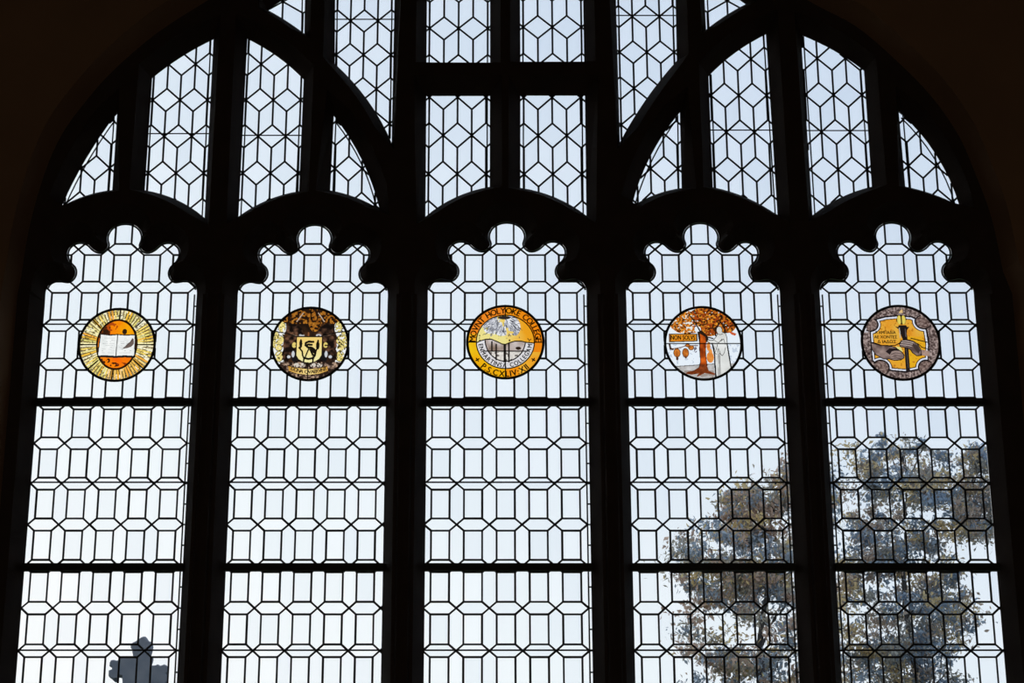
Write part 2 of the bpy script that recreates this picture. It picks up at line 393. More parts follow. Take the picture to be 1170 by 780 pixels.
# ================================================================ LEADED GLASS
CAMEW = .0083
def build_glass(cells, outline, parent, zlo=-9, zhi=99, name='glass_panel', disc=None):
    m = MB(); lim = None
    if zlo > -9 or zhi < 99:
        lim = [(-9, zlo), (9, zlo), (9, zhi), (-9, zhi)]
    for c in cells:
        c = ccw(c); p = clip_convex(outline, c)
        if lim and p: p = clip_convex(p, lim)
        p = dedupe(p, 2e-4)
        if len(p) > 2 and math.hypot(p[0][0] - p[-1][0], p[0][1] - p[-1][1]) < 2e-4: p.pop()
        if len(p) < 3 or abs(area(p)) < 2e-5: continue
        p = ccw(p); cx = sum(q[0] for q in p) / len(p); cz = sum(q[1] for q in p) / len(p)
        a, b = random.gauss(0, .0035), random.gauss(0, .0035)
        pieces = [p]
        if disc and min(math.hypot(q[0] - disc[0], q[1] - disc[1]) for q in p) < disc[2] + .08 and math.hypot(cx - disc[0], cz - disc[1]) < disc[2] + .09:
            pieces = []; K = 24
            for k in range(K):
                t0, t1 = 2 * math.pi * k / K, 2 * math.pi * (k + 1) / K; far = 3
                sec = [(disc[0] + d_ * math.cos(t_), disc[1] + d_ * math.sin(t_)) for d_, t_ in ((disc[2], t0), (far, t0), (far, t1), (disc[2], t1))]
                q = dedupe(clip_convex(p, sec), 2e-4)
                if len(q) > 2 and abs(area(q)) > 8e-6: pieces.append(ccw(q))
        if len(pieces) > 1 or pieces and pieces[0] is not p:              # one pane with a round bite: welded pieces, no inner edges
            idx = {}; vs = []; fs = []
            for q in pieces:
                loop = []
                for x, z in q:
                    key = (round(x, 4), round(z, 4))
                    if key not in idx: idx[key] = len(vs); vs.append((x, z))
                    loop.append(idx[key])
                loop = [v for j, v in enumerate(loop) if v != loop[j - 1]]
                if len(loop) > 2: fs.append(tuple(loop))
            nv = len(vs); m.add([(x, -.0018 + (x - cx) * a + (z - cz) * b, z) for x, z in vs] + [(x, .0018, z) for x, z in vs], fs + [tuple(v + nv for v in f[::-1]) for f in fs])
            pieces = []
        for p in pieces:
          n = len(p)
          fr = [(x, -.0018 + (x - cx) * a + (z - cz) * b, z) for x, z in p]; bk = [(x, .0018, z) for x, z in p]
          m.add(fr + bk, [tuple(range(n)), tuple(range(2 * n - 1, n - 1, -1))] + [(i, i + n, (i + 1) % n + n, (i + 1) % n) for i in range(n)])
    return m.build(name, 'glass', parent)

def uniq(edges):
    seen = set(); out = []
    for p, q in edges:
        k = tuple(sorted((tuple(round(c, 4) for c in p), tuple(round(c, 4) for c in q))))
        if k not in seen: seen.add(k); out.append((p, q))
    return out

# roundels: photo centre and radius
RND = [((133.7, 394.0), 44.0), ((354.2, 392.9), 44.4), ((577.4, 390.9), 44.3), ((803.4, 392.2), 44.4), ((1029.0, 391.6), 45.2)]
RW = []
for (u, v), r in RND:
    c = at(u, v); RW.append((c.x, c.z, (at(u + r, v)[0] - at(u - r, v)[0]) / 2))

z_rows = [at(577, v)[2] for v in (285, 328.4, 371.2, 415.8, 459.9, 505.7, 551.6, 598.8, 645.6, 693.6, 743.2)]
pitch = (z_rows[0] - z_rows[-1]) / 10; z0 = z_rows[0]
ZBAR = [at(577, v)[2] for v in (460.8, 649.0)]
BARH = .015
# lancet knots: photo (left knot, right knot) at a given row, which side carries the extra border strip
KN = [((38.8, 505.7), (213.6, 505.7), 'r'), ((263, 505.7), (438.3, 505.7), 'l'), ((485.4, 505.7), (669.8, 505.7), 'r'), ((719.3, 505.7), (896.8, 505.7), 'r'), ((949.3, 505.7), (1125.8, 505.7), 'l')]
LANCET_LABEL = ['tall clear leaded lancet window that holds the open book and sun roundel',
                'tall clear leaded lancet window that holds the dark heraldic shield roundel',
                'tall clear leaded lancet window that holds the orange lettered college seal',
                'tall clear leaded lancet window that holds the orange tree and robed figure roundel',
                'tall clear leaded lancet window that holds the torch and hands roundel']
for i in range(5):
    a, b = LX[i]; outline = ccw([(a, ZB), (b, ZB)] + HEADS[i][::-1])
    xl = at(*KN[i][0])[0]; xr = at(*KN[i][1])[0]; p = (xr - xl) / 5
    root = empty('leaded_window', ((a + b) / 2, 0, ZB))
    tag(root, LANCET_LABEL[i], 'leaded window', 'five tall leaded lancets', 'thing')
    rx, rz, rr = RW[i]; circ = [(rx + rr * math.cos(t * math.pi / 24), rz + rr * math.sin(t * math.pi / 24)) for t in range(48)]
    hwid, hh = .28 * p, .148 * pitch
    edges, cells = [], []
    nrow = int((z0 + .5 - ZB) / pitch) + 3
    for r in range(-2, nrow):
        z = z0 - r * pitch
        for k in range(-1, 7):
            c = xl + (k + .5) * p; kl, kr = c - p / 2, c + p / 2
            jit = lambda: random.uniform(-.0012, .0012)
            edges += [((kl, z), (c - hwid, z + hh)), ((kl, z), (c - hwid, z - hh)), ((kr, z), (c + hwid, z + hh)), ((kr, z), (c + hwid, z - hh)),
                      ((c - hwid, z + hh), (c + hwid, z + hh)), ((c - hwid, z - hh), (c + hwid, z - hh)),
                      ((c - hwid, z - hh), (c - hwid, z - pitch + hh)), ((c + hwid, z - hh), (c + hwid, z - pitch + hh))]
            cells.append([(kl, z), (c - hwid, z - hh), (c + hwid, z - hh), (kr, z), (c + hwid, z + hh), (c - hwid, z + hh)])
            cells.append([(c - hwid, z - hh), (c - hwid, z - pitch + hh), (c + hwid, z - pitch + hh), (c + hwid, z - hh)])
            cells.append([(kr, z), (c + hwid, z - hh), (c + hwid, z - pitch + hh), (kr, z - pitch), (kr + p / 2 - hwid, z - pitch + hh), (kr + p / 2 - hwid, z - hh)])
    edges = uniq(edges)
    # clip the lattice to the glazed field between the border leads
    fx0 = xl if KN[i][2] == 'l' else a; fx1 = xr if KN[i][2] == 'r' else b
    extra = []
    xb = xr if KN[i][2] == 'r' else xl; xe = b if KN[i][2] == 'r' else a
    extra.append(((xb, ZB), (xb, ZS + .03)))
    zz = z0
    while zz > ZB:
        for s_ in (0, pitch / 2): extra.append(((min(xb, xe), zz - s_), (max(xb, xe), zz - s_)))
        zz -= pitch
    hl = HEADS[i]; hn = vnormals(hl, False)
    inner = [(q[0] - n[0] * .0042, q[1] - n[1] * .0042) for q, n in zip(hl, hn)]
    crown = [q for q in dedupe(inner, .0015) if q[1] > ZS + .05]
    zr = [(ZBAR[0], 99), (ZBAR[1], ZBAR[0]), (ZB - .1, ZBAR[1])]
    for zlo, zhi in zr:
        lo, hi = zlo, zhi
        g = build_glass(cells, outline, root, max(lo, -8.9), hi if hi < 99 else 98, disc=(rx, rz, rr - .004) if lo < rz < hi else None)
        m = MB(); field = [(fx0 - .001, lo), (fx1 + .001, lo), (fx1 + .001, hi), (fx0 - .001, hi)]
        full = [(a, lo), (b, lo), (b, hi), (a, hi)]
        for e in edges:
            for s1 in clipseg(*e, outline, [circ]):
                for s2 in clipseg(*s1, field): m.bar(*s2, CAMEW * random.uniform(.9, 1.15))
        for e in extra:
            for s1 in clipseg(*e, outline, [circ]):
                for s2 in clipseg(*s1, full): m.bar(*s2, CAMEW * .8)
        if hi >= 99:
            m.path(crown, CAMEW * .95)
        led = mesh('lead_came', m.v, m.f, 'lead'); led.parent = g; led.matrix_parent_inverse = g.matrix_world.inverted(); led.location = -root.location * 0
        led.matrix_parent_inverse = Matrix.Identity(4)
    for zb in ZBAR:
        m = MB(); m.box((a - .004, -.030, zb - BARH), (b + .004, -.006, zb + BARH)); m.box((a - .004, -.045, zb - .004), (b + .004, -.03, zb + .004)); m.build('division_bar', 'iron', root)
    for v in (371.2, 551.6, 743.2):
        zz = at(577, v)[2] + .001
        for s1 in clipseg((a - .004, zz), (b + .004, zz), [(a - .01, 0), (b + .01, 0), (b + .01, 9), (a - .01, 9)], [circ]):
            mm = MB(); mm.rod((s1[0][0], -.008, s1[0][1]), (s1[1][0], -.008, s1[1][1]), 0.0034); mm.build('saddle_bar', 'iron', root)

TLAB = {'t1': 'small three sided leaded window at the lower left foot of the arch',
        't2': 'tall slant topped leaded window beside the small window at the left arch foot',
        't3': 'tall slant topped leaded window above the heraldic shield lancet',
        't4': 'small curved triangular leaded window above and right of the heraldic shield lancet',
        't5': 'oblong leaded window below the crossbar, above the left half of the orange college seal lancet',
        't6': 'oblong leaded window below the crossbar, above the right half of the orange college seal lancet',
        't7': 'small curved triangular leaded window above and left of the tree and robed figure lancet',
        't8': 'tall slant topped leaded window above the tree and robed figure lancet',
        't9': 'tall slant topped leaded window above the torch and hands lancet',
        't10': 'small three sided leaded window at the lower right foot of the arch',
        't11': 'tiny triangular leaded window tip cut by the top edge, left of the centre',
        't12': 'tall pointed leaded window hanging from the top edge, left of the two centre oblongs',
        't13': 'oblong leaded window above the crossbar at the top edge, left of the pair',
        't14': 'oblong leaded window above the crossbar at the top edge, right of the pair',
        't15': 'tall pointed leaded window hanging from the top edge, right of the two centre oblongs',
        't16': 'tiny triangular leaded window tip cut by the top edge, right of the centre'}
for key, t in TR.items():
    poly = t['poly']; su, sv = t['star']; c = at(su, sv)
    P = (at(su + t['P'] / 2, sv)[0] - at(su - t['P'] / 2, sv)[0])
    R = at(su, sv - t['R'] / 2)[2] - at(su, sv + t['R'] / 2)[2]; A = R * t['a'] / t['R']; w = P / 2
    xs = [q[0] for q in poly]; zs = [q[1] for q in poly]
    root = empty('leaded_window', ((min(xs) + max(xs)) / 2, 0, min(zs)))
    tag(root, TLAB[key], 'leaded window', 'small leaded windows in the arch head', 'thing')
    edges, cells = [], []
    for r in range(-8, 9):
        for k in range(-6, 7):
            x = c.x + k * P + (0 if r % 2 == 0 else w) + w; z = c.z + r * R       # diamond centre; stars at its side corners
            edges += [((x - w, z), (x, z + A)), ((x, z + A), (x + w, z)), ((x + w, z), (x, z - A)), ((x, z - A), (x - w, z)), ((x, z - A), (x, z - R)), ((x, z + A), (x, z + R))]
            cells.append([(x - w, z), (x, z - A), (x + w, z), (x, z + A)])
            cells.append([(x, z - A), (x, z - R), (x + w, z - R + A), (x + w, z)])
            cells.append([(x, z - A), (x - w, z), (x - w, z - R + A), (x, z - R)])
    edges = uniq(edges)
    g = build_glass(cells, poly, root)
    m = MB()
    for e in edges:
        for s1 in clipseg(*e, poly): m.bar(*s1, CAMEW * 1.05)
    for b_ in t['bd']:
        pl = [at2(*b_[0]), at2(*b_[1])] if len(b_) == 2 else arcpts(*b_)
        for p2, q2 in zip(pl, pl[1:]):
            for s1 in clipseg(p2, q2, poly): m.bar(*s1, CAMEW * .75)
    led = m.build('lead_came', 'lead'); led.parent = g
    if t['saddle']:
        zz = at(su, t['saddle'])[2]; mm = MB()
        for s1 in clipseg((min(xs) - .05, zz), (max(xs) + .05, zz), poly): mm.rod((s1[0][0] - .004, -.008, zz), (s1[1][0] + .004, -.008, zz), .0028)
        mm.build('saddle_bar', 'iron', root)

# ================================================================ STAINED GLASS ROUNDELS
SKYC = np.array(lin((222, 231, 242)))
def tolin(a):
    a = a / 255.0; return np.where(a <= .04045, a / 12.92, ((a + .055) / 1.055) ** 2.4)
class Painter:
    def __init__(s, box, N=250, seed=1):
        """box = (centre x, centre y, rx, ry) of the roundel in the pixels of the enlarged photograph"""
        s.N = N; s.cx, s.cy, s.rx, s.ry = box
        g = (np.arange(N) + .5) / N * 2 - 1; s.U, s.V = np.meshgrid(g, g)      # V up
        s.X = s.cx + s.U * s.rx; s.Y = s.cy - s.V * s.ry
        s.rgb = np.zeros((N, N, 3)) + 200.; s.part = np.zeros((N, N), int); s.names = ['background_glass']
        s.rs = np.random.RandomState(seed)
    def noise(s, cells, octaves=1):
        out = 0; amp = 1; tot = 0
        for o in range(octaves):
            n = int(cells * 2 ** o) + 2; g = s.rs.rand(n + 1, n + 1)
            f = (np.arange(s.N) + .5) / s.N * (n - 1); i = f.astype(int); t = f - i; t = t * t * (3 - 2 * t)
            a = g[i][:, i]; b = g[i][:, i + 1]; c = g[i + 1][:, i]; d = g[i + 1][:, i + 1]
            T = t[None, :]; W = t[:, None]
            out = out + amp * ((a * (1 - T) + b * T) * (1 - W) + (c * (1 - T) + d * T) * W); tot += amp; amp *= .5
        return out / tot
    def pid(s, name):
        if name is None: return None
        if name not in s.names: s.names.append(name)
        return s.names.index(name)
    def fill(s, mask, col, part=None):
        col = np.array(col, float)
        s.rgb[mask] = col if col.ndim == 1 else col[mask]
        k = s.pid(part)
        if k is not None: s.part[mask] = k
    def mix(s, c1, c2, t):
        t = np.clip(t, 0, 1)[..., None]; return np.array(c1, float) * (1 - t) + np.array(c2, float) * t
    def poly(s, pts):
        c = np.zeros(s.X.shape, bool); j = len(pts) - 1
        for i in range(len(pts)):
            xi, yi = pts[i]; xj, yj = pts[j]
            if yi != yj: c ^= ((yi > s.Y) != (yj > s.Y)) & (s.X < (xj - xi) * (s.Y - yi) / (yj - yi) + xi)
            j = i
        return c
    def ell(s, cx, cy, rx, ry): return ((s.X - cx) / rx) ** 2 + ((s.Y - cy) / ry) ** 2 < 1
    def stroke(s, pts, w):
        m = np.zeros(s.X.shape, bool)
        for (ax, ay), (bx, by) in zip(pts, pts[1:]):
            dx, dy = bx - ax, by - ay; L = dx * dx + dy * dy or 1
            t = np.clip(((s.X - ax) * dx + (s.Y - ay) * dy) / L, 0, 1)
            m |= (s.X - ax - t * dx) ** 2 + (s.Y - ay - t * dy) ** 2 < (w / 2) ** 2
        return m
    def line(s, pts, w, col=(14, 10, 8)): s.fill(s.stroke(pts, w), col)
    def build(s, root, x0, z0, r, y=-.004):
        N = s.N; rin = s.U ** 2 + s.V ** 2 < .985
        blur = s.rgb
        tint = tolin(blur) / SKYC; tint = tint / np.maximum(1, tint.max(axis=2, keepdims=True)); tint = np.clip(tint, .003, 1)
        parts = {}
        for k, nm in enumerate(s.names):
            nm = nm.split('#')[0]; 
            m = rin & (s.part == k)
            if m.sum() < 4: continue
            ii, jj = np.nonzero(m); n = len(ii)
            vid = -np.ones((N + 1, N + 1), int)
            for a, b in ((0, 0), (1, 0), (0, 1), (1, 1)): vid[ii + a, jj + b] = 0
            vi, vj = np.nonzero(vid == 0); vid[vi, vj] = np.arange(len(vi))
            co = np.stack([x0 + (vj / N * 2 - 1) * r, np.full(len(vi), y), z0 + (vi / N * 2 - 1) * r], 1)
            # rows of V run upward in the photo
            q = np.stack([vid[ii, jj], vid[ii, jj + 1], vid[ii + 1, jj + 1], vid[ii + 1, jj]], 1)
            me = bpy.data.meshes.new(nm); me.vertices.add(len(co)); me.vertices.foreach_set('co', co.ravel())
            me.loops.add(n * 4); me.loops.foreach_set('vertex_index', q.ravel()); me.polygons.add(n)
            me.polygons.foreach_set('loop_start', np.arange(0, n * 4, 4)); me.polygons.foreach_set('loop_total', np.full(n, 4))
            me.update(calc_edges=True)
            at_ = me.attributes.new('tint', 'FLOAT_COLOR', 'CORNER')
            c = np.concatenate([tint[ii, jj], np.ones((n, 1))], 1); at_.data.foreach_set('color', np.repeat(c, 4, 0).ravel())
            me.materials.append(M['stain'])
            o = bpy.data.objects.new(nm, me); C.objects.link(o); o.parent = root; o.matrix_parent_inverse = Matrix.Translation(-root.location); parts[nm] = o
        return parts
YR = -.004
def ring_lead(root, x0, z0, r, w, name='lead_rim', y=YR):
    m = MB(); n = 72; sec = [(-w / 2, 0), (-w * .3, -.005), (w * .3, -.005), (w / 2, 0), (w * .3, .006), (-w * .3, .006)]
    vs = []; fs = []
    for i in range(n):
        t = 2 * math.pi * i / n
        for d, h in sec: vs.append((x0 + (r + d) * math.cos(t), y + h, z0 + (r + d) * math.sin(t)))
    for i in range(n):
        for k in range(6): fs.append((i * 6 + k, ((i + 1) % n) * 6 + k, ((i + 1) % n) * 6 + (k + 1) % 6, i * 6 + (k + 1) % 6))
    m.add(vs, fs); return m.build(name, 'lead', root, True)
def lead_lines(root, P, x0, z0, r, lines, w=.006):
    f = lambda q: (x0 + (q[0] - P.cx) / P.rx * r, z0 - (q[1] - P.cy) / P.ry * r)
    for pts in lines:
        m = MB()
        for a, b in zip(pts, pts[1:]): m.bar(f(a), f(b), w, YR - .004, YR + .003)
        m.build('lead_line', 'lead', root)
def glyphs(ch, size):
    cu = bpy.data.curves.new('t', 'FONT'); cu.body = ch; cu.size = size; cu.align_x = 'CENTER'; cu.offset = 0
    cu.resolution_u = 3
    o = bpy.data.objects.new('t', cu); C.objects.link(o); bpy.context.view_layer.update()
    dg = bpy.context.evaluated_depsgraph_get(); me = o.evaluated_get(dg).to_mesh()
    v = [tuple(q.co) for q in me.vertices]; f = [tuple(p.vertices) for p in me.polygons]
    o.to_mesh_clear() if hasattr(o, 'to_mesh_clear') else None
    bpy.data.objects.remove(o); bpy.data.curves.remove(cu); return v, f
BOLD = ((-.028, 0), (.028, 0), (0, -.018), (0, .018))
def letters_arc(m, text, x0, z0, r, a0, a1, size, flip=False, sx=1.0, y=-.0065):
    """letters spread evenly from angle a0 to a1 (degrees); flip = feet outward (reads along the bottom)"""
    G = [([], []) if ch == ' ' else glyphs(ch, size) for ch in text]; W_ = [size * .30 if not g[0] else max(q[0] for q in g[0]) - min(q[0] for q in g[0]) for g in G]
    gap = size * .13; pos = []; c_ = 0
    for w_ in W_: pos.append(c_ + w_ / 2); c_ += w_ + gap
    lo_, hi_ = pos[0], pos[-1]
    for (v, f), ps in zip(G, pos):
        if not v: continue
        t = math.radians(a0 + (a1 - a0) * ((ps - lo_) / (hi_ - lo_) if hi_ > lo_ else .5)); xc = (max(q[0] for q in v) + min(q[0] for q in v)) / 2; v = [(q[0] - xc, q[1], 0) for q in v]
        up = (math.cos(t), math.sin(t)) if not flip else (-math.cos(t), -math.sin(t)); ri = (up[1], -up[0])
        h = size * .36
        for d_, e_ in BOLD:
            m.add([(x0 + r * math.cos(t) + ri[0] * (q[0] * sx + d_ * size) + up[0] * (q[1] - h + e_ * size), y - abs(d_) * .003, z0 + r * math.sin(t) + ri[1] * (q[0] * sx + d_ * size) + up[1] * (q[1] - h + e_ * size)) for q in v], f)
def letters_row(m, text, x, z, size, w, y=-.0065):
    v, f = glyphs(text, size)
    if not v: return
    xs = [q[0] for q in v]; s_ = w / (max(xs) - min(xs)); c = (max(xs) + min(xs)) / 2
    for d_, e_ in BOLD: m.add([(x + (q[0] - c) * s_ + d_ * size, y - abs(d_) * .003, z + q[1] - size * .36 + e_ * size) for q in v], f)
def roundel(i, label):
    x, z, r = RW[i]; root = empty('stained_glass_roundel', (x, -.01, z - r)); tag(root, label, 'stained glass roundel', 'painted roundels in the lancets'); 
    ring_lead(root, x, z, r - .003, .011); return root, x, z, r

# ---- 1 open book on the sun
def r1():
    root, x, z, r = roundel(0, 'round stained glass of an open book on an orange sun with yellow rays')
    P = Painter((400, 402, 361, 340), seed=3)
    ang = np.degrees(np.arctan2(P.V, P.U)) % 360; rad = np.hypot(P.U, P.V); n = 66
    k = (ang / 360 * n); kid = k.astype(int) % n; fr = k - np.floor(k)
    pal = np.array([(222, 200, 110), (236, 190, 70), (222, 216, 165), (205, 198, 120), (232, 170, 70), (226, 222, 190), (214, 205, 140)], float)
    base = pal[P.rs.randint(0, len(pal), n)][kid]
    sect = (ang > 255) & (ang < 325); base = np.where(sect[..., None], base * .5 + np.array([235, 165, 60]) * .5, base)
    wid = .34 + .16 * np.clip((1 - rad) / .5, 0, 1)
    wedge = (np.abs(fr - .5) > wid)
    base = np.where(wedge[..., None], np.array([232, 234, 228.]), base)
    dark = (np.abs(np.abs(fr - .5) - wid) < .11) & (P.noise(16) > .30)
    blot = (P.noise(60, 2) > .66) & (fr > .3)
    base = np.where(dark[..., None], np.array([112, 92, 48.]), base); base = np.where((blot & (rad > .62))[..., None], base * .45, base)
    P.fill(rad < 2, base, 'sun_rays')
    sun = P.ell(400, 400, 188, 230)
    nz = P.noise(9, 3)
    t = (P.X - 230) / 330 * .7 + (nz - .5) * .8
    c = P.mix((226, 112, 8), (255, 196, 10), t); c = np.where((P.Y > 500)[..., None], P.mix((225, 95, 8), (250, 140, 10), nz * 1.6 - .3), c)
    P.fill(sun, c, 'sun_disc')
    P.fill(sun & (P.X < 330) & (nz < .52) & (P.Y > 230) & (P.Y < 330), (70, 30, 12)); P.fill(P.ell(300, 275, 28, 26) & (nz < .6), (90, 40, 15))
    P.fill(P.ell(466, 280, 22, 26), (40, 25, 14)); nf = P.noise(26, 2); P.fill(sun & (P.Y > 515) & (P.ell(300, 550, 48, 30) | P.ell(390, 585, 55, 20)) & (nf < .56), (56, 26, 12)); P.fill(sun & (P.Y > 515) & P.ell(450, 580, 60, 14) & (nf < .45), (130, 50, 14)); P.fill(sun & (P.Y < 300) & (P.X < 400) & P.ell(330, 235, 70, 40) & (nf < .42), (160, 66, 14)); P.fill(sun & (P.Y < 300) & P.ell(290, 285, 30, 26) & (nf < .7), (44, 24, 12))
    P.fill(sun & ~P.ell(400, 400, 176, 218), (60, 30, 12))
    P.line([(470, 178), (520, 215), (548, 255), (575, 290)], 10)
    book = P.poly([(245, 308), (330, 318), (400, 312), (480, 318), (562, 314), (568, 505), (480, 500), (395, 505), (300, 500), (232, 502)])
    P.fill(P.poly([(236, 298), (330, 306), (400, 302), (480, 308), (574, 302), (580, 522), (480, 520), (395, 524), (300, 520), (222, 518)]), (28, 26, 24), 'open_book')
    P.fill(book, P.mix((202, 208, 212), (228, 231, 235), P.noise(14, 2)), 'open_book')
    for yy in range(340, 490, 17):
        P.fill(P.stroke([(262, yy), (380, yy + 2)], 3) & (P.noise(40) > .5), (165, 168, 172)); P.fill(P.stroke([(415, yy), (540, yy)], 3) & (P.noise(40) > .5), (165, 168, 172))
    P.line([(402, 315), (398, 502)], 8, (50, 46, 44))
    P.fill(P.poly([(458, 440), (495, 398), (522, 375), (542, 340), (556, 352), (560, 395), (535, 420), (505, 432)]) , (96, 84, 80)); P.line([(452, 444), (552, 352)], 5, (60, 48, 44))
    P.build(root, x, z, r)
    def pol(a, r0, r1): return [(400 + 361 * rr * math.cos(math.radians(a)), 402 - 340 * rr * math.sin(math.radians(a))) for rr in (r0, r1)]
    L = [pol(88, .70, 1), pol(46, .66, 1), pol(0, .54, 1), pol(-42, .62, 1), pol(-95, .68, 1), pol(-137, .64, 1), pol(180, .54, 1), pol(134, .64, 1)]
    L.append([(400 + 190 * math.cos(t * math.pi / 18), 400 + 232 * math.sin(t * math.pi / 18)) for t in range(37)])
    lead_lines(root, P, x, z, r, L, .0050)
r1()

# ---- 2 heraldic shield
def r2():
    root, x, z, r = roundel(1, 'round stained glass of a cream shield between two dark brown beasts')
    P = Painter((404, 393, 366, 345), seed=5)
    n1 = P.noise(40, 2); n2 = P.noise(10, 2); n3 = P.noise(45)
    P.fill(P.X > -1e9, P.mix((22, 15, 12), (70, 44, 26), n2 * 1.6 - .4), 'background_glass')
    up = (P.Y < 205) | (P.ell(445, 190, 60, 90))
    P.fill(up & (n1 > .54), P.mix((120, 68, 18), (176, 116, 40), n3), 'leaf_canopy'); P.fill(up & (n1 <= .54), (34, 20, 12), 'leaf_canopy')
    for s_ in (1, -1):                                                            # pale sides with wreaths
        X = lambda q: 404 + s_ * q
        side = P.poly([(X(232), 205), (X(290), 170), (X(380), 250), (X(380), 520), (X(290), 590), (X(240), 560), (X(262), 480), (X(225), 400), (X(255), 330), (X(225), 260)])
        P.fill(side, (226, 229, 232), 'leaf_wreath#%d' % s_)
        for (qx, qy, a, b) in ((268, 235, 30, 48), (318, 300, 20, 22), (290, 360, 42, 42), (335, 395, 18, 34), (292, 430, 30, 26), (285, 510, 38, 46), (322, 345, 22, 30)):
            P.fill(P.ell(X(qx), qy, a + 5, b + 5) & side, (64, 56, 24)); P.fill(P.ell(X(qx), qy, a, b) & side, P.mix((196, 184, 116), (230, 212, 136), n3))
        P.fill(side & (P.noise(60) > .70), (70, 62, 30)); P.fill(side & (P.noise(44) > .80), (226, 228, 228))
        body = P.poly([(X(60), 330), (X(80), 250), (X(130), 215), (X(190), 200), (X(225), 230), (X(232), 275), (X(205), 310), (X(248), 360), (X(255), 420), (X(232), 470), (X(262), 540), (X(205), 560), (X(170), 500), (X(150), 560), (X(110), 570), (X(128), 470), (X(150), 400), (X(110), 350)])
        P.fill(body, P.mix((20, 14, 12), (104, 72, 54), P.noise(18, 3) * 2.8 - 1.1), 'heraldic_beast#%d' % s_)
        P.line([(X(60), 330), (X(120), 322), (X(190), 305), (X(240), 290)], 5, (120, 108, 96))
        P.fill(P.poly([(X(112), 480), (X(138), 450), (X(170), 540), (X(150), 565), (X(112), 545)]), (22, 20, 22))
        P.fill(P.ell(X(155), 490, 14, 30) | P.ell(X(195), 515, 16, 14), (186, 190, 198))
        P.fill(P.ell(X(148), 405, 20, 26) & (n3 > .35), (206, 186, 104))
        P.fill(P.stroke([(X(72), 105), (X(130), 185)], 9), (176, 156, 142))
        P.fill(P.ell(X(80), 315, 26, 14) & (n3 > .4), (170, 172, 178))
    P.line([(388, 290), (388, 335)], 12, (130, 80, 48))
    low = (P.Y > 565) & ~P.poly([(0, 560), (110, 560), (150, 590), (0, 700)])
    P.fill(low, P.mix((36, 26, 22), (176, 148, 128), n1 * 2.6 - 1.0), 'motto_band')
    for qx in (285, 340, 440, 500): P.fill(P.ell(qx, 592, 26, 20) & (n3 > .3), (196, 188, 180))
    P.fill(P.poly([(205, 600), (280, 615), (395, 630), (500, 622), (575, 600), (580, 645), (500, 672), (395, 682), (290, 670), (215, 645)]), P.mix((176, 128, 54), (232, 208, 138), 1 - np.abs(P.X - 395) / 190), 'motto_band')
    for L in ([(205, 598), (280, 613), (395, 628), (500, 620), (575, 598)], [(215, 648), (290, 674), (395, 686), (500, 676), (580, 648)]): P.line(L, 6, (40, 26, 14))
    sh = [(280, 332), (515, 332), (514, 500), (492, 535), (450, 560), (397, 570), (345, 560), (302, 535), (280, 500)]
    P.fill(P.poly([(272, 322), (523, 322), (524, 505), (500, 545), (455, 570), (397, 582), (340, 570), (294, 545), (270, 505)]), (26, 22, 18), 'shield')
    P.fill(P.poly(sh), P.mix((244, 210, 122), (246, 238, 176), (P.Y - 350) / 180 + (n2 - .5) * .6), 'shield')
    f = lambda pts: [(287 + (a - 0) * .42, 308 + b * .42) for a, b in pts]
    dk = (22, 18, 12)
    for q in ([(355, 160), (250, 155), (185, 185), (180, 235), (230, 280), (320, 290), (380, 330), (410, 390), (385, 470), (350, 520)], [(320, 225), (240, 220), (195, 240)], [(385, 400), (330, 350), (290, 330)], [(300, 340), (350, 450)]):
        P.line(f(q), 20, dk)
    P.line(f([(260, 300), (190, 480), (175, 520)]), 13, dk); P.line(f([(165, 520), (250, 540), (370, 520)]), 19, dk)
    P.line(f([(80, 130), (70, 200), (90, 260), (40, 290), (110, 370), (125, 460), (155, 530), (150, 600)]), 15, dk); P.line(f([(460, 130), (460, 200), (450, 290), (420, 360), (405, 460), (360, 530), (355, 600)]), 15, dk)
    P.fill(P.ell(*f([(75, 200)])[0], 14, 42) | P.ell(*f([(455, 240)])[0], 17, 40), dk)
    parts = P.build(root, x, z, r)
    m = MB(); letters_arc(m, 'DONA QVAERVNT', x, z + r * .30, r * 1.06, -113, -67, r * .135, True); m.build('lettering', 'brownpaint', root)
    lead_lines(root, P, x, z, r, [[(50, 275), (200, 300), (280, 330)], [(520, 320), (640, 290), (755, 278)], [(392, 570), (392, 735)], [(405, 50), (405, 160)]], .0040)
r2()

